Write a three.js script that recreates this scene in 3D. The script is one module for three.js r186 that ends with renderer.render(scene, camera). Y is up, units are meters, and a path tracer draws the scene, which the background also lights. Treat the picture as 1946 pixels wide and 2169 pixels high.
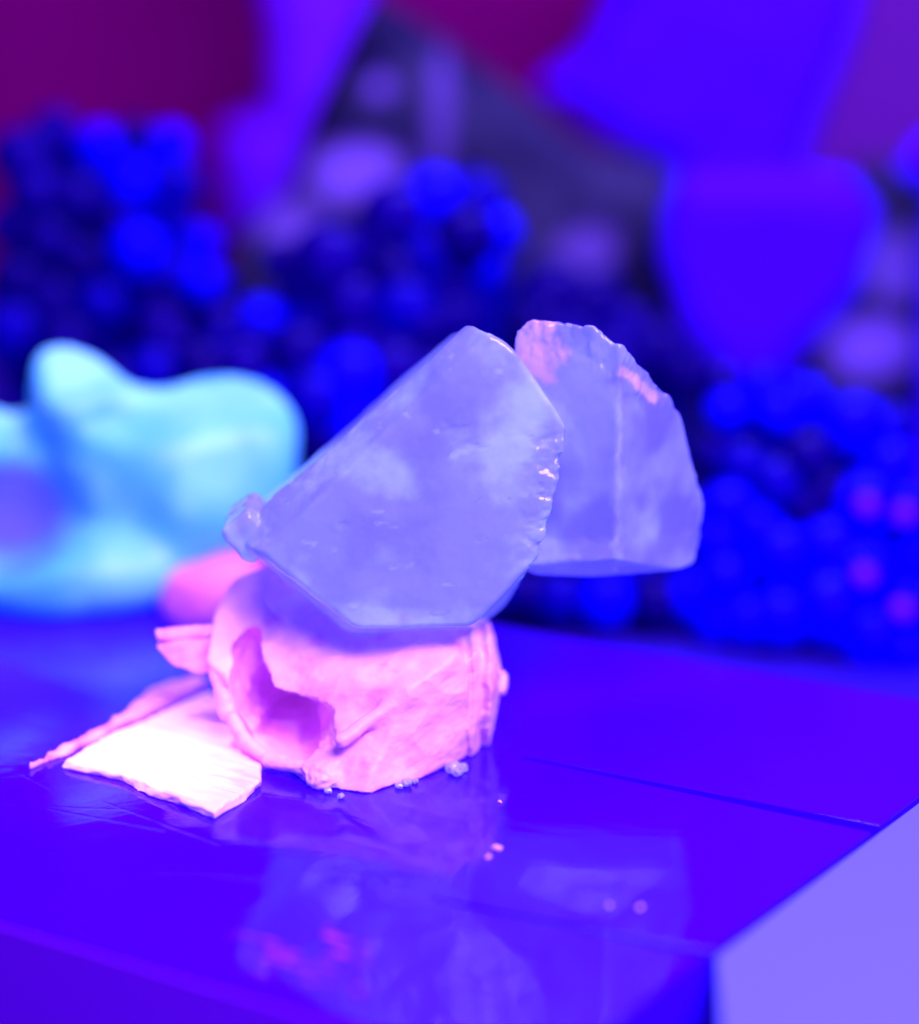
import * as THREE from 'three';
import { ImprovedNoise } from 'three/addons/math/ImprovedNoise.js';
import { RoundedBoxGeometry } from 'three/addons/geometries/RoundedBoxGeometry.js';
import { RectAreaLightUniformsLib } from 'three/addons/lights/RectAreaLightUniformsLib.js';

// ---------------------------------------------------------------- camera, light, exposure
const scene = new THREE.Scene();
scene.background = new THREE.Color(0, 0, 0);
const CM = 0.01;                                                   // everything below is written in centimetres
const camera = new THREE.PerspectiveCamera(26, 918 / 1024, 0.01, 5);
camera.position.set(0, 7.8 * CM, 18.2 * CM);
camera.rotation.x = -17 * Math.PI / 180;
camera.focus = 18.8 * CM;
camera.userData.fStop = 7.8;
scene.add(camera);
const renderer = new THREE.WebGLRenderer({ antialias: true });
renderer.toneMapping = THREE.LinearToneMapping;
renderer.toneMappingExposure = 1.0;
renderer.shadowMap.enabled = true;
RectAreaLightUniformsLib.init();

const LAMP_VIOLET = new THREE.Color().setRGB(0.62, 0.4, 1.0);
function areaLamp(at, target, w, h, power) {
  const l = new THREE.RectAreaLight(LAMP_VIOLET, power, w * CM, h * CM);
  l.position.set(...at.map((v) => v * CM)); l.lookAt(...target.map((v) => v * CM));
  scene.add(l); return l;
}
// a wide tube lamp overhead in front of the specimens, a weaker one high at the back, and a torch on the pale plate
const LAMPS = [
  [[7, 16, 11], [0, 1, -1.5], 15, 6, 46],
  [[3, 19, -9], [1, 0, -12], 18, 6, 18],
];
for (const a of LAMPS) areaLamp(...a);
const TORCH = { at: [-7, 15, 2], to: [-2.68, 0, 0.35] };
const torch = new THREE.SpotLight(LAMP_VIOLET, 0.28, 0, 0.072, 0.5, 2);
torch.position.set(...TORCH.at.map((v) => v * CM)); torch.target.position.set(...TORCH.to.map((v) => v * CM));
torch.shadow.radius = 0.4; torch.castShadow = true;
scene.add(torch, torch.target);

// ---------------------------------------------------------------- helpers
const noiseGen = new ImprovedNoise();
const N3 = (x, y, z) => noiseGen.noise(x + 31.7, y + 17.3, z + 53.9);
const fbm = (x, y, z, o = 4) => { let s = 0, a = 1, t = 0; for (let i = 0; i < o; i++) { s += a * N3(x, y, z); t += a; a *= 0.5; x *= 2.03; y *= 2.03; z *= 2.03; } return s / t; };
let seed = 12345;
const rnd = () => { seed = (seed * 1664525 + 1013904223) >>> 0; return seed / 4294967296; };
const clamp = (v, a, b) => Math.min(b, Math.max(a, v));
const sstep = (a, b, v) => { const t = clamp((v - a) / (b - a), 0, 1); return t * t * (3 - 2 * t); };
const smax = (a, b, k) => { const h = Math.max(k - Math.abs(a - b), 0) / k; return Math.max(a, b) + h * h * k * 0.25; };
const smin = (a, b, k) => -smax(-a, -b, k);
const mixc = (a, b, t) => [a[0] + (b[0] - a[0]) * t, a[1] + (b[1] - a[1]) * t, a[2] + (b[2] - a[2]) * t];
function poly2(P, x, y) {                                          // signed distance to a closed polygon
  let d = 1e9, s = 1;
  for (let i = 0, j = P.length - 1; i < P.length; j = i++) {
    const ex = P[j][0] - P[i][0], ey = P[j][1] - P[i][1], wx = x - P[i][0], wy = y - P[i][1];
    const t = clamp((wx * ex + wy * ey) / (ex * ex + ey * ey), 0, 1), bx = wx - ex * t, by = wy - ey * t;
    d = Math.min(d, bx * bx + by * by);
    const c1 = y >= P[i][1], c2 = y < P[j][1], c3 = ex * wy > ey * wx;
    if ((c1 && c2 && c3) || (!c1 && !c2 && !c3)) s = -s;
  }
  return s * Math.sqrt(d);
}
const ell = (x, y, z, c, r) => { const a = (x - c[0]) / r[0], b = (y - c[1]) / r[1], e = (z - c[2]) / r[2]; const k = Math.sqrt(a * a + b * b + e * e); return (k - 1) * Math.min(r[0], r[1], r[2]); };
function seg(x, y, z, a, b, r) {
  const ux = b[0] - a[0], uy = b[1] - a[1], uz = b[2] - a[2], wx = x - a[0], wy = y - a[1], wz = z - a[2];
  const t = clamp((wx * ux + wy * uy + wz * uz) / (ux * ux + uy * uy + uz * uz), 0, 1);
  return Math.hypot(wx - ux * t, wy - uy * t, wz - uz * t) - r;
}
// mesh a distance field (centimetres) by surface nets; colours come from the position
function solid(f, lo, hi, cell, colour) {
  const n = [0, 1, 2].map((k) => Math.ceil((hi[k] - lo[k]) / cell) + 1), [nx, ny, nz] = n, B = 6;
  const val = new Float32Array(nx * ny * nz), at = (i, j, k) => i + nx * (j + ny * k);
  const reach = B * cell * 0.87 * 1.5 + 0.04;
  for (let bk = 0; bk < nz; bk += B) for (let bj = 0; bj < ny; bj += B) for (let bi = 0; bi < nx; bi += B) {
    const c = f(lo[0] + (bi + B / 2) * cell, lo[1] + (bj + B / 2) * cell, lo[2] + (bk + B / 2) * cell), far = Math.abs(c) > reach;
    for (let k = bk; k < Math.min(bk + B, nz); k++) for (let j = bj; j < Math.min(bj + B, ny); j++) for (let i = bi; i < Math.min(bi + B, nx); i++) {
      const edge = i === 0 || j === 0 || k === 0 || i === nx - 1 || j === ny - 1 || k === nz - 1;
      val[at(i, j, k)] = edge ? Math.max(0.01, far ? c : 0.01) : far ? c : f(lo[0] + i * cell, lo[1] + j * cell, lo[2] + k * cell);
    }
  }
  const id = new Int32Array(nx * ny * nz).fill(-1), pos = [], idx = [];
  const C8 = [[0, 0, 0], [1, 0, 0], [0, 1, 0], [1, 1, 0], [0, 0, 1], [1, 0, 1], [0, 1, 1], [1, 1, 1]];
  const E12 = [[0, 1], [2, 3], [4, 5], [6, 7], [0, 2], [1, 3], [4, 6], [5, 7], [0, 4], [1, 5], [2, 6], [3, 7]];
  const v8 = new Float32Array(8);
  for (let k = 0; k < nz - 1; k++) for (let j = 0; j < ny - 1; j++) for (let i = 0; i < nx - 1; i++) {
    let m = 0;
    for (let c = 0; c < 8; c++) { v8[c] = val[at(i + C8[c][0], j + C8[c][1], k + C8[c][2])]; if (v8[c] < 0) m |= 1 << c; }
    if (m === 0 || m === 255) continue;
    let sx = 0, sy = 0, sz = 0, cnt = 0;
    for (const [a, b] of E12) if ((v8[a] < 0) !== (v8[b] < 0)) {
      const t = v8[a] / (v8[a] - v8[b]); cnt++;
      sx += C8[a][0] + t * (C8[b][0] - C8[a][0]); sy += C8[a][1] + t * (C8[b][1] - C8[a][1]); sz += C8[a][2] + t * (C8[b][2] - C8[a][2]);
    }
    id[at(i, j, k)] = pos.length / 3;
    pos.push(lo[0] + (i + sx / cnt) * cell, lo[1] + (j + sy / cnt) * cell, lo[2] + (k + sz / cnt) * cell);
  }
  const quad = (a, b, c, d, flip) => { if (a < 0 || b < 0 || c < 0 || d < 0) return; if (flip) idx.push(a, c, b, a, d, c); else idx.push(a, b, c, a, c, d); };
  for (let k = 1; k < nz - 1; k++) for (let j = 1; j < ny - 1; j++) for (let i = 1; i < nx - 1; i++) {
    const s = val[at(i, j, k)] < 0;
    if (s !== val[at(i + 1, j, k)] < 0) quad(id[at(i, j - 1, k - 1)], id[at(i, j, k - 1)], id[at(i, j, k)], id[at(i, j - 1, k)], !s);
    if (s !== val[at(i, j + 1, k)] < 0) quad(id[at(i - 1, j, k - 1)], id[at(i - 1, j, k)], id[at(i, j, k)], id[at(i, j, k - 1)], !s);
    if (s !== val[at(i, j, k + 1)] < 0) quad(id[at(i - 1, j - 1, k)], id[at(i, j - 1, k)], id[at(i, j, k)], id[at(i - 1, j, k)], !s);
  }
  const count = pos.length / 3, nor = new Float32Array(count * 3), col = colour ? new Float32Array(count * 3) : null, P = new Float32Array(count * 3), e = cell * 0.5;
  for (let q = 0; q < count; q++) {
    let x = pos[3 * q], y = pos[3 * q + 1], z = pos[3 * q + 2], gx = 0, gy = 0, gz = 1, g = 1;
    for (let it = 0; it < 2; it++) {
      gx = (f(x + e, y, z) - f(x - e, y, z)) / (2 * e); gy = (f(x, y + e, z) - f(x, y - e, z)) / (2 * e); gz = (f(x, y, z + e) - f(x, y, z - e)) / (2 * e);
      g = Math.hypot(gx, gy, gz) || 1;
      if (it === 0) { const t = clamp(f(x, y, z) / (g * g), -0.7 * cell, 0.7 * cell); x -= gx * t; y -= gy * t; z -= gz * t; }
    }
    P[3 * q] = x * CM; P[3 * q + 1] = y * CM; P[3 * q + 2] = z * CM;
    nor[3 * q] = gx / g; nor[3 * q + 1] = gy / g; nor[3 * q + 2] = gz / g;
    if (col) col.set(colour(x, y, z, gx / g, gy / g, gz / g), 3 * q);
  }
  const geo = new THREE.BufferGeometry();
  geo.setAttribute('position', new THREE.BufferAttribute(P, 3)); geo.setAttribute('normal', new THREE.BufferAttribute(nor, 3));
  if (col) geo.setAttribute('color', new THREE.BufferAttribute(col, 3));
  geo.setIndex(idx);
  return geo;
}
const taken = {};
const numbered = (name) => { const k = taken[name] = (taken[name] ?? -1) + 1; return k ? `${name}_${String(k).padStart(3, '0')}` : name; };
function mesh(name, geo, mat, parent) {
  const m = new THREE.Mesh(geo, mat); m.name = parent ? name : numbered(name); m.castShadow = m.receiveShadow = true;
  (parent ?? scene).add(m); return m;
}
function tag(o, label, category, group) { o.userData.label = label; o.userData.category = category; if (group) o.userData.group = group; return o; }
function thing(name, label, category, group) { const o = new THREE.Group(); o.name = numbered(name); scene.add(o); return tag(o, label, category, group); }
function structure(o) { o.userData.kind = 'structure'; return o; }
const rgb = (r, g, b) => new THREE.Color().setRGB(r, g, b);
const tinted = (o) => new THREE.MeshPhysicalMaterial({ vertexColors: true, ...o });

// ---------------------------------------------------------------- table and backdrop
const tableMat = new THREE.MeshPhysicalMaterial({ color: rgb(0.015, 0.0, 0.4), roughness: 0.85, specularIntensity: 0.3 });
{
  const g = new THREE.PlaneGeometry(0.9, 0.75, 90, 75); g.rotateX(-Math.PI / 2);
  const p = g.attributes.position;
  for (let i = 0; i < p.count; i++) p.setXYZ(i, p.getX(i), -1.1 * CM + 0.00012 * fbm(p.getX(i) * 40, 0, p.getZ(i) * 40, 2) - 0.0002, p.getZ(i) - 0.06);
  g.computeVertexNormals();
  structure(mesh('table', g, tableMat)).userData.label = 'plain deep blue table top under the acrylic block';
}
{
  // magenta cloth hanging in soft folds behind the specimens
  const g = new THREE.PlaneGeometry(0.6, 0.34, 160, 40), p = g.attributes.position;
  for (let i = 0; i < p.count; i++) {
    const x = p.getX(i), y = p.getY(i);
    p.setXYZ(i, x, y + 0.158, -0.27 + 0.006 * fbm(x * 18, y * 3, 1, 2) + 0.0015 * Math.sin(x * 120 + 3 * fbm(x * 9, y * 6, 4, 2)));
  }
  g.computeVertexNormals();
  structure(mesh('backdrop', g, new THREE.MeshPhysicalMaterial({ color: rgb(0.2, 0.0, 0.16), specularIntensity: 0, roughness: 0.95, side: THREE.DoubleSide }))).userData.label = 'dark magenta cloth hanging behind the specimens';
}

{
  // violet cloth hanging in front of the magenta one
  const g = new THREE.PlaneGeometry(0.13, 0.3, 60, 20), p = g.attributes.position;
  for (let i = 0; i < p.count; i++) { const x = p.getX(i) + 0.125, y = p.getY(i) + 0.139; p.setXYZ(i, x, y, -0.252 + 0.003 * Math.sin(x * 90 + 2 * fbm(x * 10, y * 8, 2, 2))); }
  g.computeVertexNormals();
  structure(mesh('drape', g, new THREE.MeshStandardMaterial({ color: rgb(0.13, 0.0, 0.36), roughness: 0.95, side: THREE.DoubleSide }))).userData.label = 'violet cloth hanging beside the magenta backdrop';
}
// ---------------------------------------------------------------- acrylic block (the display stand)
function plan(P, h, bev) {                                         // a flat prism on the table, from its outline in x and z
  const s = new THREE.Shape(P.map(([x, z]) => new THREE.Vector2(x * CM, -z * CM)));
  const g = new THREE.ExtrudeGeometry(s, { depth: (h - 2 * bev) * CM, bevelEnabled: true, bevelThickness: bev * CM, bevelSize: bev * CM, bevelOffset: -bev * CM, bevelSegments: 3 });
  g.rotateX(-Math.PI / 2); g.translate(0, (-1.1 + bev) * CM, 0); return g;
}
{
  const t = thing('acrylic_block', 'glossy violet acrylic block carrying the stones, with saw cuts in its top', 'display block');
  // faint waviness and hairline scratches of the polished sheet
  const n = 512, px = new Uint8Array(n * n * 4), h = new Float32Array(n * n), W = 2 * Math.PI / n;
  for (let y = 0; y < n; y++) for (let x = 0; x < n; x++) h[y * n + x] = 0.5 + 0.3 * fbm(2 * Math.cos(x * W), 2 * Math.sin(x * W) + 4 * Math.cos(y * W), 4 * Math.sin(y * W), 3);
  for (let k = 0; k < 70; k++) { let x = rnd() * n, y = rnd() * n; const a = 0.5 + (rnd() - 0.5) * 1.2, l = 20 + rnd() * 120, dp = 0.1 + 0.25 * rnd(); for (let s = 0; s < l; s++) { x += Math.cos(a); y -= Math.sin(a); h[((y | 0) + 4 * n) % n * n + ((x | 0) + n) % n] -= dp; } }
  for (let i = 0; i < n * n; i++) { const v = clamp(h[i] * 255, 0, 255); px[4 * i] = px[4 * i + 1] = px[4 * i + 2] = v; px[4 * i + 3] = 255; }
  const bump = new THREE.DataTexture(px, n, n); bump.wrapS = bump.wrapT = THREE.RepeatWrapping; bump.magFilter = THREE.LinearFilter; bump.repeat.set(16, 16); bump.needsUpdate = true;
  const acrylic = new THREE.MeshPhysicalMaterial({ color: rgb(0.04, 0.0, 0.9), roughness: 0.06, ior: 1.36, bumpMap: bump, bumpScale: 0.00004 });
  const C0 = [0.535, 5.388], L = [-7.0, 1.22], gapR = [3.36, 1.63], gapR2 = [3.45, 1.51];
  mesh('slab', plan([C0, [1.79, 3.713], [-0.2, 2.83], [-0.19, 2.805], [1.835, 3.655], gapR, [0.55, 0.11], [0.565, 0.07], gapR2, [5.2, -0.84], [-8.2, -7.7], L], 1.1, 0.012), acrylic, t);
  // the front side is covered with a matt violet strip
  mesh('front_strip', plan([[C0[0] - 0.03, C0[1] + 0.006], [C0[0] - 0.04, C0[1] + 0.024], [L[0] - 0.01, L[1] + 0.024], [L[0], L[1] + 0.006]], 1.08, 0.003), new THREE.MeshPhysicalMaterial({ color: rgb(0.25, 0.0, 0.85), roughness: 0.8, specularIntensity: 0.3 }), t);
  // streaky pink reflection near the front edge, painted as a flat coloured mesh
  const pinkStreaks = solid((x, y, z) => {
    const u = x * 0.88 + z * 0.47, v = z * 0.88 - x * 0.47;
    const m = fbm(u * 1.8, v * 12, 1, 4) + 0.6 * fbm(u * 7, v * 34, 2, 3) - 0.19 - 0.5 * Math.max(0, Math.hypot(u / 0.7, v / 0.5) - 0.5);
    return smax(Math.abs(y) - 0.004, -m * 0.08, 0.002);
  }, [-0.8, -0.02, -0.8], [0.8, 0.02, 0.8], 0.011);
  const sm = mesh('painted_reflection', pinkStreaks, new THREE.MeshStandardMaterial({ color: rgb(0.45, 0.02, 0.9), roughness: 0.4 }), t); sm.position.set(-1.06 * CM, 0.001 * CM, 3.75 * CM);
}
{
  const m = mesh('white_box', plan([[1.87, 3.665], [1.62, 6.9], [10, 6.9], [10, -2], [6.08, -1.96]], 1.07, 0.02), new THREE.MeshStandardMaterial({ color: rgb(0.085, 0.09, 0.72), roughness: 0.75 }));
  tag(m, 'plain pale lavender box standing against the side of the acrylic block', 'box');
}

// ---------------------------------------------------------------- pale violet cubic crystals
const crystalMat = tinted({ roughness: 0.2, ior: 1.43, transmission: 0.6, thickness: 0.01, emissive: rgb(0.045, 0.055, 0.38) });
{
  const t = thing('fluorite_crystals', 'pair of milky lavender cube crystals grown together, balanced on the pink rock', 'crystal');
  const half = (a, b, tilt) => {                                   // half space through the segment a-b at z = -0.1, outward on the left of a to b when clockwise
    let nx = -(b[1] - a[1]), ny = b[0] - a[0]; const l = Math.hypot(nx, ny); nx /= l; ny /= l;
    const c = Math.cos(tilt), s = Math.sin(tilt);
    return [nx * c, ny * c, s, (a[0] * nx + a[1] * ny) * c - 0.1 * s];
  };
  const M = [[-1.93, 2.03], [0.106, 3.867], [0.456, 3.637], [0.904, 2.99], [0.615, 1.675], [0.133, 1.138], [-0.974, 1.105], [-1.73, 1.767]];
  const tilt = [-0.14, -0.3, -0.1, -0.05, 0.3, 0.38, 0.32, 0.05];
  const planes = M.map((p, i) => half(p, M[(i + 1) % M.length], tilt[i]));
  // narrow chamfers between the front face and the sides
  for (const [i, w, tl] of [[0, 0.2, 0.36], [6, 0.14, 0.5], [1, 0.06, 0.6], [7, 0.1, 0.7]]) { const p = half(M[i], M[(i + 1) % M.length], tl); p[3] += p[2] * (0.27 + 0.1) - w * Math.cos(tl); planes.push(p); }
  planes.push([0, -1, 0, -1.0]);
  planes.push([0.0, 0.14, 0.99, 0.14 * 2.4 + 0.99 * 0.27], [0.1, -0.1, -0.99, 0.99 * 1.5 - 0.24]);
  const dents = [[-0.05, 3.02, 0.16, 0.045], [0.13, 2.87, 0.14, 0.03], [0.18, 2.42, 0.05, 0.04], [0.42, 2.43, 0.05, 0.035], [-0.12, 2.37, 0.045, 0.04], [0.23, 2.1, 0.1, 0.045], [-0.2, 1.43, 0.14, 0.05], [-0.95, 2.2, 0.16, 0.03]];
  const mainF = (x, y, z) => {
    let d = -9;
    for (const p of planes) d = smax(d, p[0] * x + p[1] * y + p[2] * z - p[3], 0.05);
    // broken right hand edge
    const e = sstep(0.35, 0.8, x) * sstep(0.9, 1.5, y) * (1 - sstep(2.85, 3.2, y));
    d += e * 0.07 * Math.max(0, fbm(x * 5, y * 7, z * 5, 3) + 0.1);
    for (const q of dents) {
      const r = Math.hypot((x - q[0]) / q[2], (y - q[1] + 0.15 * (x - q[0])) / (q[2] * 0.45));
      if (r < 1.6 && z > 0) d += q[3] * 0.4 * (1 - sstep(0.3, 1.1, r + 1.6 * fbm(x * 6, y * 8, 2, 3) + 0.3)) * sstep(-1.0, 0.8, (y - q[1]) / q[2]);
    }
    d += 0.025 * fbm(x * 1.6, y * 1.6, z * 1.6, 2) + 0.01 * fbm(x * 5, y * 5, z * 5, 4) + 0.012 * (1 - sstep(0.1, 0.26, Math.abs(0.67 * (y - 2.03) - 0.74 * (x + 1.93)))) * fbm(x * 9, y * 9, z * 9, 3);
    // small stepped growth on the left tip
    const k = smax(smax(Math.abs((x + 1.82) * 0.8 + (y - 1.98) * 0.6) - 0.17, Math.abs((y - 1.98) * 0.8 - (x + 1.82) * 0.6) - 0.21, 0.1), Math.abs(z + 0.35) - 0.36, 0.1) + 0.02 * fbm(x * 5, y * 5, z * 5, 2);
    return smin(d, k, 0.03);
  };
  const lav = [0.34, 0.38, 0.97], pale = [0.55, 0.8, 0.98], deep = [0.17, 0.12, 0.95], pink = [0.95, 0.5, 0.9];
  const lineD = (x, y, a, b) => { const ux = b[0] - a[0], uy = b[1] - a[1], h = clamp(((x - a[0]) * ux + (y - a[1]) * uy) / (ux * ux + uy * uy), 0, 1); return Math.hypot(x - a[0] - ux * h, y - a[1] - uy * h); };
  const mainC = (x, y, z) => {
    let c = mixc(lav, pale, sstep(-0.05, 0.35, fbm(x * 1.5, y * 1.5, z * 1.5, 5) + 0.06));
    c = mixc(c, deep, 0.5 * sstep(0.0, 0.4, fbm(x * 1.1 + 9, y * 1.1, z * 1.1, 5)));
    c = mixc(c, [0.66, 0.85, 0.98], 0.6 * sstep(0.24, 0.42, fbm(x * 3.2, y * 6, z * 3.2, 5)));
    return c;
  };
  mesh('front_crystal', solid(mainF, [-2.15, 0.95, -1.75], [1.1, 4.0, 0.5], 0.022, mainC), crystalMat, t);

  const R = [[0.481, 3.537], [0.56, 3.77], [0.662, 3.804], [1.091, 3.693], [1.714, 3.222], [1.933, 2.973], [2.164, 2.237], [2.139, 1.603], [2.076, 1.474], [0.7, 1.427], [0.45, 1.6]];
  const half2 = (a, b, tiltA) => { const p = half(a, b, tiltA); p[3] -= 0.5 * p[2]; return p; };
  const rp = R.map((p, i) => half2(p, R[(i + 1) % R.length], [-0.2, -0.3, -0.35, -0.35, -0.25, -0.1, 0.05, 0, -0.1, 0.0, 0][i]));
  const through = (p, q, r) => { const a = new THREE.Vector3(...p), n = new THREE.Vector3(...q).sub(a).cross(new THREE.Vector3(...r).sub(a)).normalize(); if (n.z < 0) n.negate(); return [n.x, n.y, n.z, n.dot(a)]; };
  rp.push(through([1.36, 1.55, -0.08], [1.36, 3.3, -0.2], [0.55, 1.55, -0.4]), through([1.36, 1.55, -0.08], [1.36, 3.3, -0.2], [2.16, 1.7, -0.85]));
  const foot = [1.336, 1.765, -0.08], footL = [0.603, 1.605, -0.42], footR = [2.112, 1.39, -0.85], under1 = [0.705, 1.376, -0.75], under2 = [1.388, 1.376, -0.75];
  rp.push([0, 0, -1, 1.7]);
  const down = (p) => (p[1] > 0 ? p.map((v) => -v) : p);
  rp.push(down(through(foot, footL, under1)), down(through(foot, footR, under2)));
  const rearF = (x, y, z) => {
    let d = -9;
    for (const p of rp) d = smax(d, p[0] * x + p[1] * y + p[2] * z - p[3], 0.04);
    const rough = sstep(0.05, 0.3, Math.max(y - 3.3 + 0.6 * Math.max(0, x - 1), (x - 1.85) * 0.8));
    d += 0.016 * fbm(x * 1.8 + 4, y * 1.8, z * 1.8, 2) + (0.01 + 0.05 * rough) * fbm(x * 6, y * 4, z * 6, 3);
    return d;
  };
  const rearC = (x, y, z) => {
    let c = mixc(lav, pale, sstep(-0.05, 0.5, fbm(x * 1.7 + 3, y * 1.7, z * 1.7, 4)));
    c = mixc(c, deep, 0.9 * sstep(-0.15, 0.25, fbm(x * 1.2 + 1, y * 1.2, z * 1.2 + 4, 3)));
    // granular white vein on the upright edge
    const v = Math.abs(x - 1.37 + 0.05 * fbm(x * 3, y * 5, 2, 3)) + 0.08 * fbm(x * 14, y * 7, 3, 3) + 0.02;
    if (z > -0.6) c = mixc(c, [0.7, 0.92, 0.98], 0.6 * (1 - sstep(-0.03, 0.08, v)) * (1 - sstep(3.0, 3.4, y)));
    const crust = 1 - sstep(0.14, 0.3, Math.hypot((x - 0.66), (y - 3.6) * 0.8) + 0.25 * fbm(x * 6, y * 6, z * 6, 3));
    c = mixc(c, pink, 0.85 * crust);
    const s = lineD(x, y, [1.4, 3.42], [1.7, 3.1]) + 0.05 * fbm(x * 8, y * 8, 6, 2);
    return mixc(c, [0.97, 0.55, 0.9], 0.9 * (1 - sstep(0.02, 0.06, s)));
  };
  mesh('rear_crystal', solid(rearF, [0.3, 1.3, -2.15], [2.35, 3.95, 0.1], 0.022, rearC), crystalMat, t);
}

// ---------------------------------------------------------------- pink calcite rock
const calciteMat = tinted({ roughness: 0.5, ior: 1.5, emissive: rgb(0.015, 0.002, 0.04) });
const calcitePink = [0.95, 0.42, 0.97], calciteWhite = [0.98, 0.6, 0.98], calciteRose = [0.92, 0.24, 0.96];
{
  const t = thing('calcite_rock', 'broken pink calcite rock with a dark hollow, carrying the lavender crystals', 'rock');
  const out = [[-2.21, 1.25], [-2.072, 1.396], [-1.716, 1.536], [-1.541, 1.466], [-1.28, 1.303], [-1.018, 1.138], [-0.022, 1.068], [0.044, 0.983], [0.244, 1.021], [0.355, 0.879], [0.401, 0.689], [0.38, 0.401], [0.292, 0.063], [0.2, -0.3], [-1.8, -0.3], [-1.9, -0.02], [-2.03, 0.167], [-2.155, 0.506], [-2.228, 0.745]];
  const pl = (p, q, r) => { const a = new THREE.Vector3(...p), n = new THREE.Vector3(...q).sub(a).cross(new THREE.Vector3(...r).sub(a)).normalize(); if (n.z < 0) n.negate(); return [n.x, n.y, n.z, n.dot(a)]; };
  const facets = [
    pl([-0.94, 0, 0.93], [0.1, 0, 0.34], [-0.75, 0.72, 0.72]),      // lower right face
    pl([-1.09, 0.49, 0.84], [-0.13, 0.96, 0.36], [-0.55, 1.1, -0.02]),  // upper face
    pl([-2.2, 0.6, -0.16], [-1.75, 0.0, 0.12], [-1.1, 0.2, 0.92]),  // left face round the hollow
    pl([-1.9, 1.3, -0.2], [-1.2, 1.1, 0.12], [-1.75, 0.8, 0.12]),
  ];
  const hollow = (x, y, z) => smin(ell(x, y, z, [-1.85, 0.8, 0.25], [0.17, 0.3, 0.85]), ell(x, y, z, [-1.52, 0.42, 0.3], [0.37, 0.27, 1.3]), 0.22) + 0.08 * fbm(x * 2.6, y * 2.6, z * 2.6, 4);
  const LIP = [[-2.12, 0.7, -0.1], [-2.04, 0.42, 0.05], [-1.88, 0.21, 0.22], [-1.65, 0.12, 0.42], [-1.2, 0.1, 0.66]];
  const f = (x, y, z) => {
    let d = poly2(out, x, y) + 0.12 * sstep(-0.3, -1.2, z) + 0.05 * fbm(x * 2, y * 2, z * 2, 2);
    d = smax(d, -1.25 - z + 0.1 * fbm(x * 2, y * 2, 0, 2), 0.25);
    let fr = -9;
    for (const p of facets) fr = smax(fr, p[0] * x + p[1] * y + p[2] * z - p[3], 0.03);
    fr += 0.05 * fbm(x * 1.6 + 2, y * 1.6, z * 1.6, 2) + 0.13 * Math.abs(fbm(x * 1.2 + 5, y * 1.5 + 2, z * 1.2, 2)) - 0.02;
    d = smax(d, fr, 0.06);
    d = smax(d, 0.74 * (x - 0.4) + 0.3 * (0.55 - y) * 0.9 + 0.58 * (z + 0.1) - 0.02, 0.12);
    // plate along the right end, set back by a step
    d = smax(d, z - 0.16 - 0.9 * (1 - sstep(-0.02, 0.1, x)), 0.03);
    // deep hollow scooped out low on the left, with an overhanging lip and a ledge below
    const wob = 0.10 * fbm(x * 2.6, y * 2.6, z * 2.6, 4);
    const hol = hollow(x, y, z);
    d = smax(d, -smin(hol, ell(x, y, z, [-1.2, 0.5, 0.9], [0.26, 0.2, 0.4]) + wob, 0.2), 0.035);
    d = smax(d, -ell(x, y, z, [-1.5, 0.2, 0.0], [0.3, 0.16, 0.9]) - wob * 0.4, 0.02);
    // thin lower lip that overhangs the plate
    const lip = Math.min(seg(x, y, z, LIP[0], LIP[1], 0.09), seg(x, y, z, LIP[1], LIP[2], 0.06), seg(x, y, z, LIP[2], LIP[3], 0.055), seg(x, y, z, LIP[3], LIP[4], 0.07));
    d = smin(d, lip + wob * 0.3, 0.02);
    // a shallow scallop above the hollow and a valley under the long ridge
    d = smax(d, -ell(x, y, z, [-1.95, 1.02, 0.32], [0.26, 0.2, 0.42]) - wob, 0.06);
    d = smax(d, -ell(x, y, z, [-1.02, 0.62, 1.25], [0.3, 0.36, 0.5]) - wob, 0.12);
    d = smin(d, seg(x, y, z, [-1.0, 0.42, 0.72], [-0.15, 0.92, 0.28], 0.06), 0.1);
    d = smin(d, ell(x, y, z, [-1.16, 0.08, 0.66], [0.2, 0.14, 0.22]) + wob, 0.06);
    // broken steps on the right end
    d += 0.03 * sstep(0.02, 0.1, x) * Math.sin(x * 40 + 2 * fbm(x * 3, y * 3, z * 3, 2));
    d = smax(d, -y + 0.002, 0.02);
    // fine grain, stretched along the cleavage
    return d + 0.020 * fbm(x * 4 + y * 2, y * 7 - x * 3, z * 5, 4);
  };
  const c = (x, y, z) => {
    let k = mixc(calcitePink, calciteWhite, sstep(0.0, 0.5, fbm(x * 2.5, y * 2.5, z * 2.5, 4)));
    k = mixc(k, calciteRose, 0.7 * sstep(0.12, 0.4, fbm(x * 3.5 + 7, y * 3.5, z * 3.5, 4)));
    return k;
  };
  mesh('body', solid(f, [-2.45, -0.04, -1.5], [0.6, 1.75, 1.15], 0.018, c), calciteMat, t);
  // thin flakes that stick out on the left flank
  const flake = (P, z0, th, name) => {
    const g = solid((x, y, z) => smax(poly2(P, x, y), Math.abs(z - z0 + 0.4 * (y - P[0][1])) - th, 0.02) + 0.012 * fbm(x * 8, y * 8, z * 8, 2), [-2.95, 0.4, z0 - 0.5], [-2.0, 1.15, z0 + 0.5], 0.016, (x, y, z) => mixc(calcitePink, calciteRose, sstep(-0.1, 0.4, fbm(x * 5, y * 5, z * 5, 3))));
    mesh(name, g, calciteMat, t);
  };
  flake([[-2.73, 0.93], [-2.12, 0.99], [-2.12, 0.92], [-2.71, 0.86]], -0.6, 0.05, 'flake');
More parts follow.
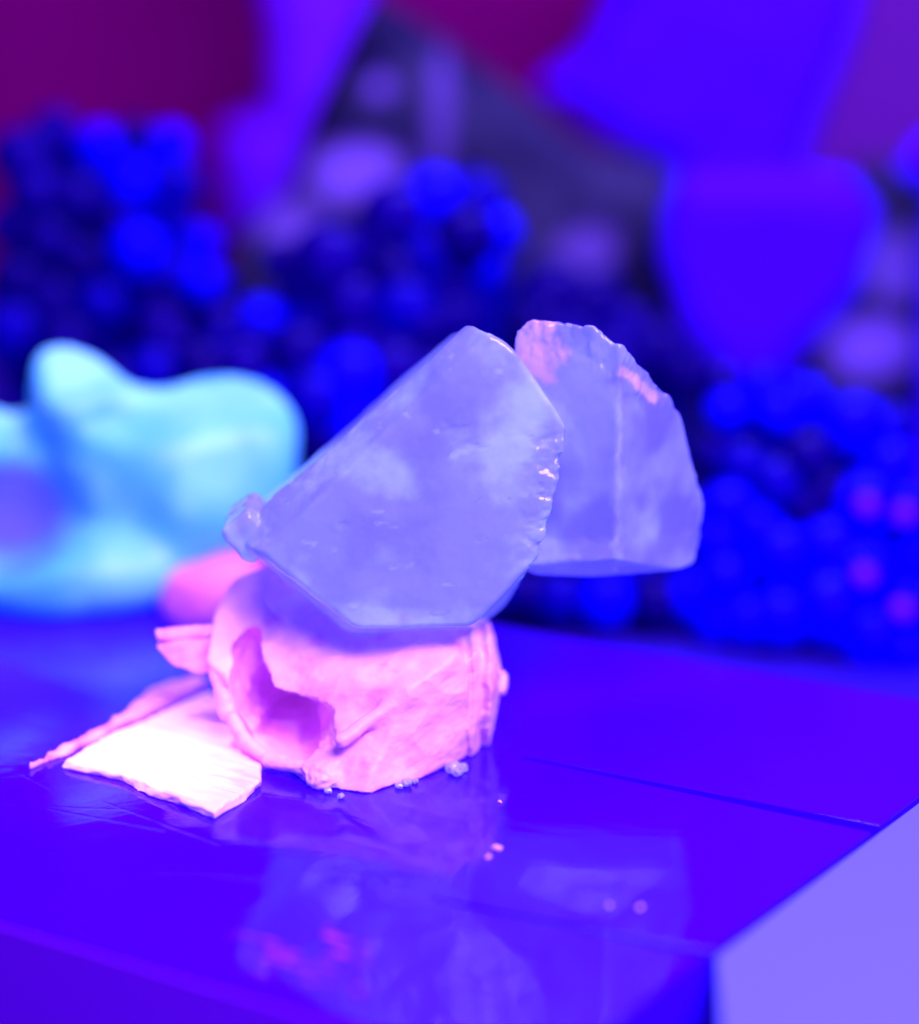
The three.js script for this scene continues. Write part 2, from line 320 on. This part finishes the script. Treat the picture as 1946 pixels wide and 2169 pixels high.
  flake([[-2.73, 0.81], [-2.5, 0.87], [-2.12, 0.87], [-2.12, 0.6], [-2.31, 0.59], [-2.56, 0.65]], -0.55, 0.05, 'flake');
  // glassy grains along the broken lower edge
  const grainMat = new THREE.MeshPhysicalMaterial({ color: rgb(0.6, 0.55, 0.95), roughness: 0.2, transmission: 0.5, thickness: 0, ior: 1.5 });
  const grainGeo = [0, 1, 2].map((k) => { const g = new THREE.IcosahedronGeometry(CM, 1), p = g.attributes.position; for (let i = 0; i < p.count; i++) { const s = 1 + 0.5 * N3(p.getX(i) * 180 + k * 7, p.getY(i) * 180, p.getZ(i) * 180); p.setXYZ(i, p.getX(i) * s, p.getY(i) * s * 0.8, p.getZ(i) * s); } g.computeVertexNormals(); return g; });
  for (const [x, z, r] of [[-0.05, 0.44, 0.07], [-0.02, 0.5, 0.045], [0.03, 0.4, 0.05], [-0.45, 0.72, 0.05], [-0.52, 0.76, 0.035], [-0.38, 0.66, 0.03], [-1.0, 0.97, 0.03], [-1.12, 0.86, 0.035], [-1.22, 0.72, 0.03]]) {
    const m = mesh('grain', grainGeo[Math.floor(rnd() * 3)], grainMat, t); m.scale.setScalar(r); m.position.set(x * CM, r * 0.7 * CM, z * CM); m.rotation.y = rnd() * 6;
  }
}

// ---------------------------------------------------------------- flat calcite plate on the block
{
  const t = thing('calcite_plate', 'flat white calcite cleavage plate glowing on the block beside the pink rock', 'mineral plate');
  const A = [[-3.44, 0.33], [-3.3, 0.02], [-2.7, -0.86], [-2.38, -1.36], [-1.95, -0.8], [-1.8, 0.0], [-1.72, 0.5], [-1.68, 0.72], [-1.8, 1.02], [-2.02, 1.4], [-2.2, 1.22], [-2.62, 0.93], [-2.9, 0.6]];
  const stri = (x, z) => fbm((x * 0.85 + z * 0.52) * 2, (z * 0.85 - x * 0.52) * 12, 3, 3);
  mesh('plate', solid((x, y, z) => {
    const e = poly2(A, x, z) + 0.07 * fbm(x * 2.2, y * 6, z * 2.2, 4) + 0.12 * (y - 0.06);
    return smax(smax(e, y - 0.08 - 0.03 * stri(x, z) - 0.02 * fbm(x * 1.2, 0, z * 1.2, 2), 0.03), 0.001 - y, 0.01) + 0.008 * fbm(x * 8, y * 8, z * 8, 2);
  }, [-3.8, -0.03, -1.7], [-1.0, 0.25, 1.7], 0.018, (x, y, z) => mixc(calciteWhite, calcitePink, sstep(0.0, 0.5, stri(x + 3, z)))), calciteMat, t);
  const S = [[-3.74, 0.36], [-3.52, -0.1], [-3.1, -0.72], [-2.95, -1.3], [-2.5, -1.75], [-2.4, -1.55], [-2.8, -0.95], [-3.4, -0.03]];
  mesh('rim', solid((x, y, z) => smax(smax(poly2(S, x, z) + 0.07 * fbm(x * 4, y * 4, z * 4, 3), y - 0.09 - 0.05 * stri(x, z) + 0.03 * sstep(-2.6, -3.5, x), 0.04), 0.001 - y, 0.01), [-3.95, -0.03, -1.95], [-2.3, 0.3, 0.55], 0.018, (x, y, z) => mixc(calcitePink, calciteRose, sstep(-0.2, 0.4, fbm(x * 4, y * 4, z * 4, 3)))), calciteMat, t);
}
{
  const f = (x, y, z) => smax(ell(x, y, z, [-2.55, 0.1, -3.9], [0.62, 0.52, 0.7]) + 0.12 * fbm(x * 1.5, y * 1.5, z * 1.5, 3), 0.002 - y, 0.03);
  tag(mesh('calcite_chunk', solid(f, [-3.4, -0.03, -4.9], [-1.7, 0.9, -2.9], 0.035, (x, y, z) => mixc(calciteRose, [0.95, 0.2, 0.95], sstep(-0.2, 0.3, fbm(x * 2, y * 2, z * 2, 3)))), calciteMat), 'low magenta calcite chunk lying between the cyan stone and the pink rock', 'rock');
  const g2 = (x, y, z) => smax(ell(x, y, z, [-5.0, 0.1, -2.8], [0.24, 0.28, 0.3]) + 0.08 * fbm(x * 3, y * 3, z * 3, 2), 0.002 - y, 0.02);
  tag(mesh('lilac_pebble', solid(g2, [-5.5, -0.03, -3.3], [-4.5, 0.6, -2.3], 0.04, () => [0.6, 0.3, 0.9]), calciteMat), 'small pale lilac pebble in front of the cyan stone', 'pebble');
}

const CRUMBS = [[0.3, 1.96, 0.04, 'largest pink calcite crumb on the block, before the pink rock'], [0.23, 2.11, 0.025, 'pink calcite crumb touching the largest crumb on the block'], [1.14, 2.94, 0.02, 'tiny pink crumb beside another, close to the front saw cut'], [1.37, 2.98, 0.025, 'pink crumb nearest the pale box, by the front saw cut'], [0.34, 1.05, 0.02, 'tiny pink calcite crumb close to the foot of the pink rock']];
{
  const g = new THREE.IcosahedronGeometry(CM, 1), p = g.attributes.position;
  for (let i = 0; i < p.count; i++) { const s = 1 + 0.6 * N3(p.getX(i) * 150, p.getY(i) * 150, p.getZ(i) * 150); p.setXYZ(i, p.getX(i) * s, p.getY(i) * s * 0.5, p.getZ(i) * s * 0.7); }
  g.computeVertexNormals();
  const m = new THREE.MeshStandardMaterial({ color: rgb(0.9, 0.4, 0.8), roughness: 0.4 });
  for (const [x, z, r, label] of CRUMBS) { const o = mesh('calcite_crumb', g, m); o.scale.setScalar(r); o.position.set(x * CM, r * 0.38 * CM, z * CM); o.rotation.y = rnd() * 6; tag(o, label, 'crumb', 'calcite crumbs scattered on the block'); }
}

// ---------------------------------------------------------------- cyan stone
{
  const f = (x, y, z) => {
    let d = ell(x, y, z, [-2.75, 1.2, -4.5], [1.0, 0.95, 0.8]);
    d = smin(d, ell(x, y, z, [-2.45, 1.75, -4.6], [0.7, 0.55, 0.6]), 0.3);
    d = smin(d, seg(x, y, z, [-4.02, 2.15, -4.4], [-3.3, 1.5, -4.4], 0.48), 0.4);
    d = smin(d, seg(x, y, z, [-4.2, 2.5, -4.4], [-3.9, 2.0, -4.4], 0.2), 0.25);
    d = smin(d, ell(x, y, z, [-4.1, 0.4, -4.0], [1.3, 0.52, 0.7]), 0.3);
    d = smin(d, ell(x, y, z, [-3.7, 1.35, -4.35], [0.6, 0.6, 0.5]), 0.3);
    d = smin(d, ell(x, y, z, [-5.2, 1.3, -4.5], [0.55, 0.75, 0.5]), 0.25);
    d = smin(d, ell(x, y, z, [-4.3, 1.0, -4.75], [1.2, 0.95, 0.55]), 0.25);
    d = smax(d, -ell(x, y, z, [-4.8, 1.0, -3.75], [0.75, 0.5, 0.6]), 0.3);
    d = smax(d, -ell(x, y, z, [-3.5, 2.05, -3.75], [0.32, 0.2, 0.4]), 0.2);
    d = smax(d, (x + 2.4) * 0.35 + (y - 1.6) * 0.25 + (z + 4.0) * 0.9, 0.12);
    d = smax(d, (x + 2.4) * 0.2 + (y - 1.95) * 0.75 + (z + 4.2) * 0.6, 0.12);
    return smax(d, 0.002 - y, 0.05) + 0.03 * fbm(x * 1.3, y * 1.3, z * 1.3, 2);
  };
  const c = (x, y, z) => {
    let k = mixc([0.08, 0.52, 0.97], [0.18, 0.74, 0.98], sstep(-0.2, 0.35, fbm(x * 1.2, y * 1.2, z * 1.2, 3)));
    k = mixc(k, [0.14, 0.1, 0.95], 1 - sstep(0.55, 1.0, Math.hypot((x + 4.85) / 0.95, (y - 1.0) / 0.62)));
    return k;
  };
  tag(mesh('opal_stone', solid(f, [-6.0, -0.03, -5.6], [-1.5, 2.9, -3.0], 0.05, c), tinted({ roughness: 0.45, emissive: rgb(0.0, 0.04, 0.08) })), 'smooth bright cyan lobed stone behind the white plate', 'stone');
}

// ---------------------------------------------------------------- grape-like mineral clusters
const MID=[[-1.6,2.81,-8.5,0.48],[-1.35,2.3,-8.4,0.34],[-1.92,2.54,-8.6,0.3],[-0.81,3.29,-9,0.37],[-0.31,3.44,-9.2,0.34],[0.19,3.44,-9.2,0.36],[0.47,3.13,-9,0.26],[0.06,3.09,-8.7,0.34],[-0.37,2.85,-8.8,0.31],[-0.68,2.21,-8.4,0.37],[-0.16,2.5,-8.8,0.26],[-1.06,2.99,-8.9,0.31],[0.31,2.69,-9,0.24],[-1.8,2.06,-8.5,0.3],[-0.43,2.04,-8.3,0.31],[-1.29,1.75,-8.2,0.36],[-2.19,2.72,-9,0.23],[-0.8,2.66,-8.5,0.3],[-0.06,2.06,-8.5,0.32],[-1.78,1.58,-8.1,0.34],[-0.8,1.55,-8,0.37]];
const LEFT=[[-5.66,3.82,-10.5,0.39],[-5.25,4.07,-10.8,0.34],[-4.62,3.86,-10.7,0.38],[-5.44,3.38,-10.2,0.38],[-3.72,3.94,-10.5,0.29],[-4.19,3.96,-10.7,0.31],[-3.68,3.48,-10.4,0.3],[-3.75,3.07,-10.3,0.26],[-4.21,3.49,-10.3,0.36],[-4.94,3.27,-10.3,0.38],[-5.66,2.36,-9.7,0.31],[-5.3,2.79,-10.0,0.34],[-4.55,2.08,-9.5,0.31],[-4.1,2.7,-9.8,0.3],[-3.28,2.33,-9.7,0.27],[-3.77,1.79,-9.3,0.33],[-5.01,1.54,-9.4,0.39],[-4.87,2.53,-10.0,0.36],[-4.42,3.02,-10.2,0.32],[-5.79,2.96,-10.2,0.3],[-3.69,2.42,-9.9,0.3],[-5.23,2.07,-9.7,0.32],[-3.31,2.78,-10.1,0.23],[-5.72,1.72,-9.5,0.35]];
const LOW=[[-2.9,2.02,-8.4,0.28],[-2.42,2.03,-8.5,0.32],[-1.95,1.76,-8,0.34],[-2.62,1.66,-7.9,0.37],[-1.34,1.5,-7.8,0.36],[-0.93,1.79,-8.3,0.31],[-3.12,1.58,-8,0.34],[-3.73,1.55,-8,0.34],[-1.76,1.24,-7.7,0.38],[-2.26,1.22,-7.8,0.34],[-1.28,0.99,-7.7,0.33],[-1.64,0.77,-7.6,0.33],[-0.8,1.23,-8,0.31],[-4.23,1.42,-8,0.31],[-0.37,1.37,-8.2,0.37]];
const RIGHT=[[3.11,1.38,-6.8,0.25],[3.7,1.34,-6.8,0.25],[4.57,1.2,-6.7,0.35],[3.99,0.93,-6.3,0.36],[4.63,0.46,-6.0,0.41],[5.12,0.4,-6.0,0.33],[3.66,0.64,-6.3,0.32],[4.19,0.01,-5.8,0.36],[3.01,-0.32,-5.7,0.28],[3.67,-0.08,-5.8,0.33],[4.58,-0.29,-5.6,0.43],[5.06,-0.65,-5.5,0.35],[3.27,0.8,-6.5,0.28],[3.08,0.37,-6.2,0.29],[3.62,-0.67,-5.4,0.3],[4.16,-0.55,-5.4,0.34],[2.95,0.04,-6.0,0.24],[3.08,1.64,-7.1,0.27],[3.55,1.58,-7.1,0.25],[4.02,1.45,-7.0,0.27],[4.97,0.82,-6.4,0.31],[5.22,-0.14,-5.9,0.29],[4.62,-0.84,-5.2,0.33],[3.99,0.4,-6.1,0.29],[3.41,0.19,-6.0,0.27],[2.94,0.89,-6.7,0.25],[5.06,1.17,-6.8,0.26],[3.26,-0.74,-5.5,0.25],[4.21,0.58,-6.1,0.25],[4.98,-1.01,-5.1,0.25]];
const BACK=[[1.69,-0.67,-6.0,0.28],[1.14,-0.64,-6.0,0.26],[2.27,-0.7,-6.0,0.28],[2.69,-0.61,-6.0,0.27],[0.76,-0.58,-6.0,0.23],[0.41,-0.48,-6.0,0.24],[2.02,-0.47,-6.5,0.27],[1.43,-0.38,-6.6,0.27],[2.56,-0.38,-6.6,0.27],[0.89,-0.28,-6.7,0.27],[0.3,-0.25,-6.8,0.27],[2.94,-0.81,-5.7,0.23],[-0.06,-0.37,-6.4,0.26]];
const TINY=[[1.2,1.9,-10.5,0.46],[1.71,1.91,-10.3,0.36],[2.17,1.65,-10.1,0.33],[2.56,1.34,-10.0,0.36],[2.89,1.09,-9.9,0.3],[0.98,1.65,-10.1,0.33],[1.44,1.5,-9.9,0.36],[1.96,1.25,-9.8,0.36]];

const beadGeo = new THREE.SphereGeometry(CM, 28, 20);
const beadMats = [[0.001, 0.0, 0.25], [0.002, 0.0, 0.1], [0.004, 0.0, 0.16], [0.001, 0.0, 0.75], [0.002, 0.0, 0.12]].map((c) => new THREE.MeshPhysicalMaterial({ color: rgb(...c), roughness: 0.35, ior: 1.5, specularIntensity: 0.6, specularColor: rgb(0.08, 0.0, 1) }));
function cluster(B, label, back, fill, bright = 0) {
  const t = thing('botryoidal_cluster', label, 'mineral cluster', 'grape-like blue mineral clusters behind the block');
  const bb = [0, 1, 2].map((k) => [Math.min(...B.map((b) => b[k] - b[3])), Math.max(...B.map((b) => b[k] + b[3]))]);
  const core = (x, y, z) => { let d = 9; for (const b of B) d = smin(d, seg(x, y, z, [b[0], b[1], b[2] - 0.25], [b[0] * 0.7 + 0.3 * (bb[0][0] + bb[0][1]) / 2, -1.0, b[2] - back], b[3] * 0.85), 0.2); return smax(d, -1.095 - y, 0.05); };
  mesh('core', solid(core, [bb[0][0] - 0.6, -1.14, bb[2][0] - back - 1], [bb[0][1] + 0.6, bb[1][1] + 0.3, bb[2][1] + 0.4], 0.12), beadMats[0], t);
  const put = (x, y, z, r, m) => { const s = mesh('globule', beadGeo, beadMats[m], t); s.position.set(x * CM, y * CM, z * CM); s.scale.set(r, r * (0.92 + 0.14 * rnd()), r); s.rotation.set(rnd() * 6, rnd() * 6, 0); };
  for (const b of B) put(b[0], b[1], b[2], b[3] * (1 + 0.3 * rnd()), rnd() < bright ? 3 : Math.floor(rnd() * 5));
  for (let i = 0; i < fill; i++) {                                 // smaller ones between
    const a = B[Math.floor(rnd() * B.length)], th = rnd() * 6.28, r = 0.12 + 0.1 * rnd();
    put(a[0] + Math.cos(th) * a[3] * 1.05, Math.max(-0.95, a[1] + Math.sin(th) * a[3] * 1.05), a[2] - 0.12 - 0.15 * rnd(), r, Math.floor(rnd() * 3));
  }
  return t;
}
cluster(LEFT, 'tall dark blue grape-like cluster behind the cyan stone', 0.9, 10);
cluster(MID, 'blue grape-like cluster leaning before the grey pyramid rock', 0.9, 8);
cluster(LOW, 'low blue grape-like cluster between the cyan stone and the lavender crystals', 0.8, 6);
const brightCluster = cluster(RIGHT, 'large bright blue grape-like cluster to the right of the lavender crystals', 0.9, 10, 0.55);
{
  // small magenta balls added as painted highlights on the bright cluster
  const m = new THREE.MeshPhysicalMaterial({ color: rgb(0.13, 0.0, 0.95), roughness: 0.6, specularIntensity: 0.3 });
  for (const [x, y, z, r] of [[4.527, 0.637, -5.45, 0.13], [4.965, 0.522, -5.5, 0.13], [4.447, -0.019, -4.95, 0.13], [4.887, -0.419, -4.95, 0.13]]) { const s = mesh('globule', beadGeo, m, brightCluster); s.position.set(x * CM, y * CM, z * CM); s.scale.setScalar(r); s.userData.label = 'small magenta ball added as a painted highlight'; }
}
cluster(BACK, 'low row of dark blue globules along the back of the block', 0.6, 6);
cluster(TINY, 'small blue grape-like cluster under the hanging violet stone', 0.8, 4);

// ---------------------------------------------------------------- rocks and stones in the background
function rockFrom(name, label, cat, P, z0, th, lean, cell, mat, colour, noise = 0.12) {
  const xs = P.map((p) => p[0]), ys = P.map((p) => p[1]);
  const f = (x, y, z) => {
    const d = poly2(P, x, y) + 0.35 * th * ((z - z0) / th) ** 2 * 0.6;
    return smax(smax(d, Math.abs(z - z0 + lean * (y - ys[0])) - th, 0.4), -1.098 - y, 0.05) + noise * fbm(x * 0.9, y * 0.9, z * 0.9, 3);
  };
  return tag(mesh(name, solid(f, [Math.min(...xs) - 0.4, -1.15, z0 - th * 2.2 - 1.2], [Math.max(...xs) + 0.4, Math.max(...ys) + 0.4, z0 + th * 2.2 + 1.2], cell, colour), mat), label, cat);
}
const greyMat = tinted({ roughness: 0.8, specularIntensity: 0.15 });
const greyC = (spots) => (x, y, z) => {
  let c = mixc([0.006, 0.004, 0.05], [0.028, 0.025, 0.11], sstep(-0.3, 0.35, fbm(x * 0.8, y * 0.8, z * 0.8, 3)));
  for (const [sx, sy, rx, ry, k] of spots) c = mixc(c, [0.2, 0.1, 0.8], k * (1 - sstep(0.45, 1.1, Math.hypot((x - sx) / rx, (y - sy) / ry) + 0.3 * fbm(x * 2, y * 2, 5, 2))));
  return c;
};
rockFrom('pyramid_rock', 'dark grey pyramid-shaped rock with violet patches, behind the blue clusters', 'rock',
  [[-1.178, 5.686], [-1.534, 5.074], [-2.113, 3.967], [-2.49, 2.908], [-3.15, 2.262], [-3.239, 1.682], [-3.0, -1.3], [3.9, -1.3], [3.5, 0.8], [3.05, 3.228], [1.91, 3.546], [0.843, 4.315], [-0.07, 5.005], [-0.764, 5.449]], -13.3, 0.7, 0.08, 0.08, greyMat,
  greyC([[-1.45, 3.35, 0.75, 0.5, 0.85], [-2.3, 2.6, 0.55, 0.45, 0.6], [-1.1, 4.5, 0.26, 0.24, 0.6], [-0.25, 4.1, 0.22, 1.1, 0.35], [1.8, 2.3, 0.5, 0.4, 0.4]]), 0.07);
rockFrom('dark_rock', 'dark rock with lilac patches beside the drop-shaped violet stone', 'rock',
  [[5.75, 3.2], [7.2, 3.3], [7.6, -1.3], [5.2, -1.3], [5.1, 0.6], [5.3, 1.5]], -14.2, 0.9, 0.1, 0.09, greyMat, greyC([[6.3, 1.9, 0.5, 0.6, 0.6], [6.0, 0.7, 0.9, 0.5, 0.8]]));
const violetMat = new THREE.MeshPhysicalMaterial({ color: rgb(0.055, 0.0, 0.95), roughness: 0.8, specularIntensity: 0.08 });
rockFrom('violet_stone', 'smooth drop-shaped violet stone standing behind the right cluster', 'stone',
  [[2.669, 2.272], [2.706, 2.955], [2.894, 3.462], [3.968, 3.529], [5.25, 3.462], [5.573, 3.091], [5.599, 2.615], [5.333, 1.857], [4.485, 0.911], [4.3, -1.3], [3.4, -1.3], [3.382, 0.876], [2.952, 1.439]], -11.4, 0.5, 0, 0.09, violetMat, null, 0.06);
rockFrom('violet_boulder', 'wide bright violet boulder rising behind the drop-shaped stone', 'stone',
  [[1.25, 3.9], [1.97, 4.492], [2.35, 5.339], [2.4, 7.5], [6.6, 7.5], [6.3, 4.9], [5.6, 2.8], [5.3, -1.3], [3.3, -1.3], [3.3, 2.7], [2.313, 3.08]], -18, 1.0, 0, 0.11, violetMat, null, 0.08);
rockFrom('violet_column', 'upright violet stone behind the grey pyramid rock on its steep side', 'stone',
  [[-3.9, 7.2], [-1.5, 7.2], [-1.6, -1.3], [-4.0, -1.3], [-4.2, 2.9], [-3.3, 3.2], [-3.3, 4.6]], -21, 0.8, 0, 0.11, new THREE.MeshPhysicalMaterial({ color: rgb(0.14, 0.0, 0.95), roughness: 0.6, specularIntensity: 0.3 }), null, 0.1);
rockFrom('violet_pebble', 'rounded violet stone resting above the dark rock', 'stone',
  [[5.9, 3.4], [6.2, 3.85], [6.9, 4.1], [7.2, 3.6], [7.1, -1.3], [6.5, -1.3], [6.4, 3.1]], -12.0, 0.4, 0, 0.09, violetMat, null, 0.05);

// ---------------------------------------------------------------- the lamps above the table
const housing = new THREE.MeshStandardMaterial({ color: rgb(0.02, 0.02, 0.02), roughness: 0.5 });
const glow = new THREE.MeshStandardMaterial({ color: rgb(0.1, 0.08, 0.15), emissive: LAMP_VIOLET, emissiveIntensity: 1 });
LAMPS.forEach(([at, to, w, h], i) => {
  const t = thing('ultraviolet_lamp', ['black ultraviolet tube lamp hanging over the front of the block', 'black ultraviolet tube lamp hanging over the rocks at the back'][i], 'lamp');
  t.position.set(...at.map((v) => v * CM)); t.lookAt(...to.map((v) => v * CM));
  const b = mesh('lamp_housing', new RoundedBoxGeometry((w + 1) * CM, (h + 1) * CM, 2 * CM, 3, 0.3 * CM), housing, t); b.position.z = -1.35 * CM;
  const g = mesh('lamp_panel', new RoundedBoxGeometry(w * CM, h * CM, 0.2 * CM, 2, 0.05 * CM), glow, t); g.position.z = -0.25 * CM;
});
{
  const t = thing('ultraviolet_torch', 'small black torch shining down on the white calcite plate', 'torch');
  t.position.set(...TORCH.at.map((v) => v * CM)); t.lookAt(...TORCH.to.map((v) => v * CM));
  const g = new THREE.LatheGeometry([[0, -9], [1.1, -9], [1.1, -3], [1.6, -1.5], [1.6, -0.2], [1.4, -0.2], [1.3, -0.6], [0, -0.7]].map(([r, y]) => new THREE.Vector2(r * CM, y * CM)), 32); g.rotateX(Math.PI / 2);
  mesh('torch_body', g, housing, t);
  const l = mesh('torch_lens', new THREE.CylinderGeometry(1.25 * CM, 1.25 * CM, 0.1 * CM, 32).rotateX(Math.PI / 2), glow, t); l.position.z = -0.4 * CM;
}

renderer.render(scene, camera);
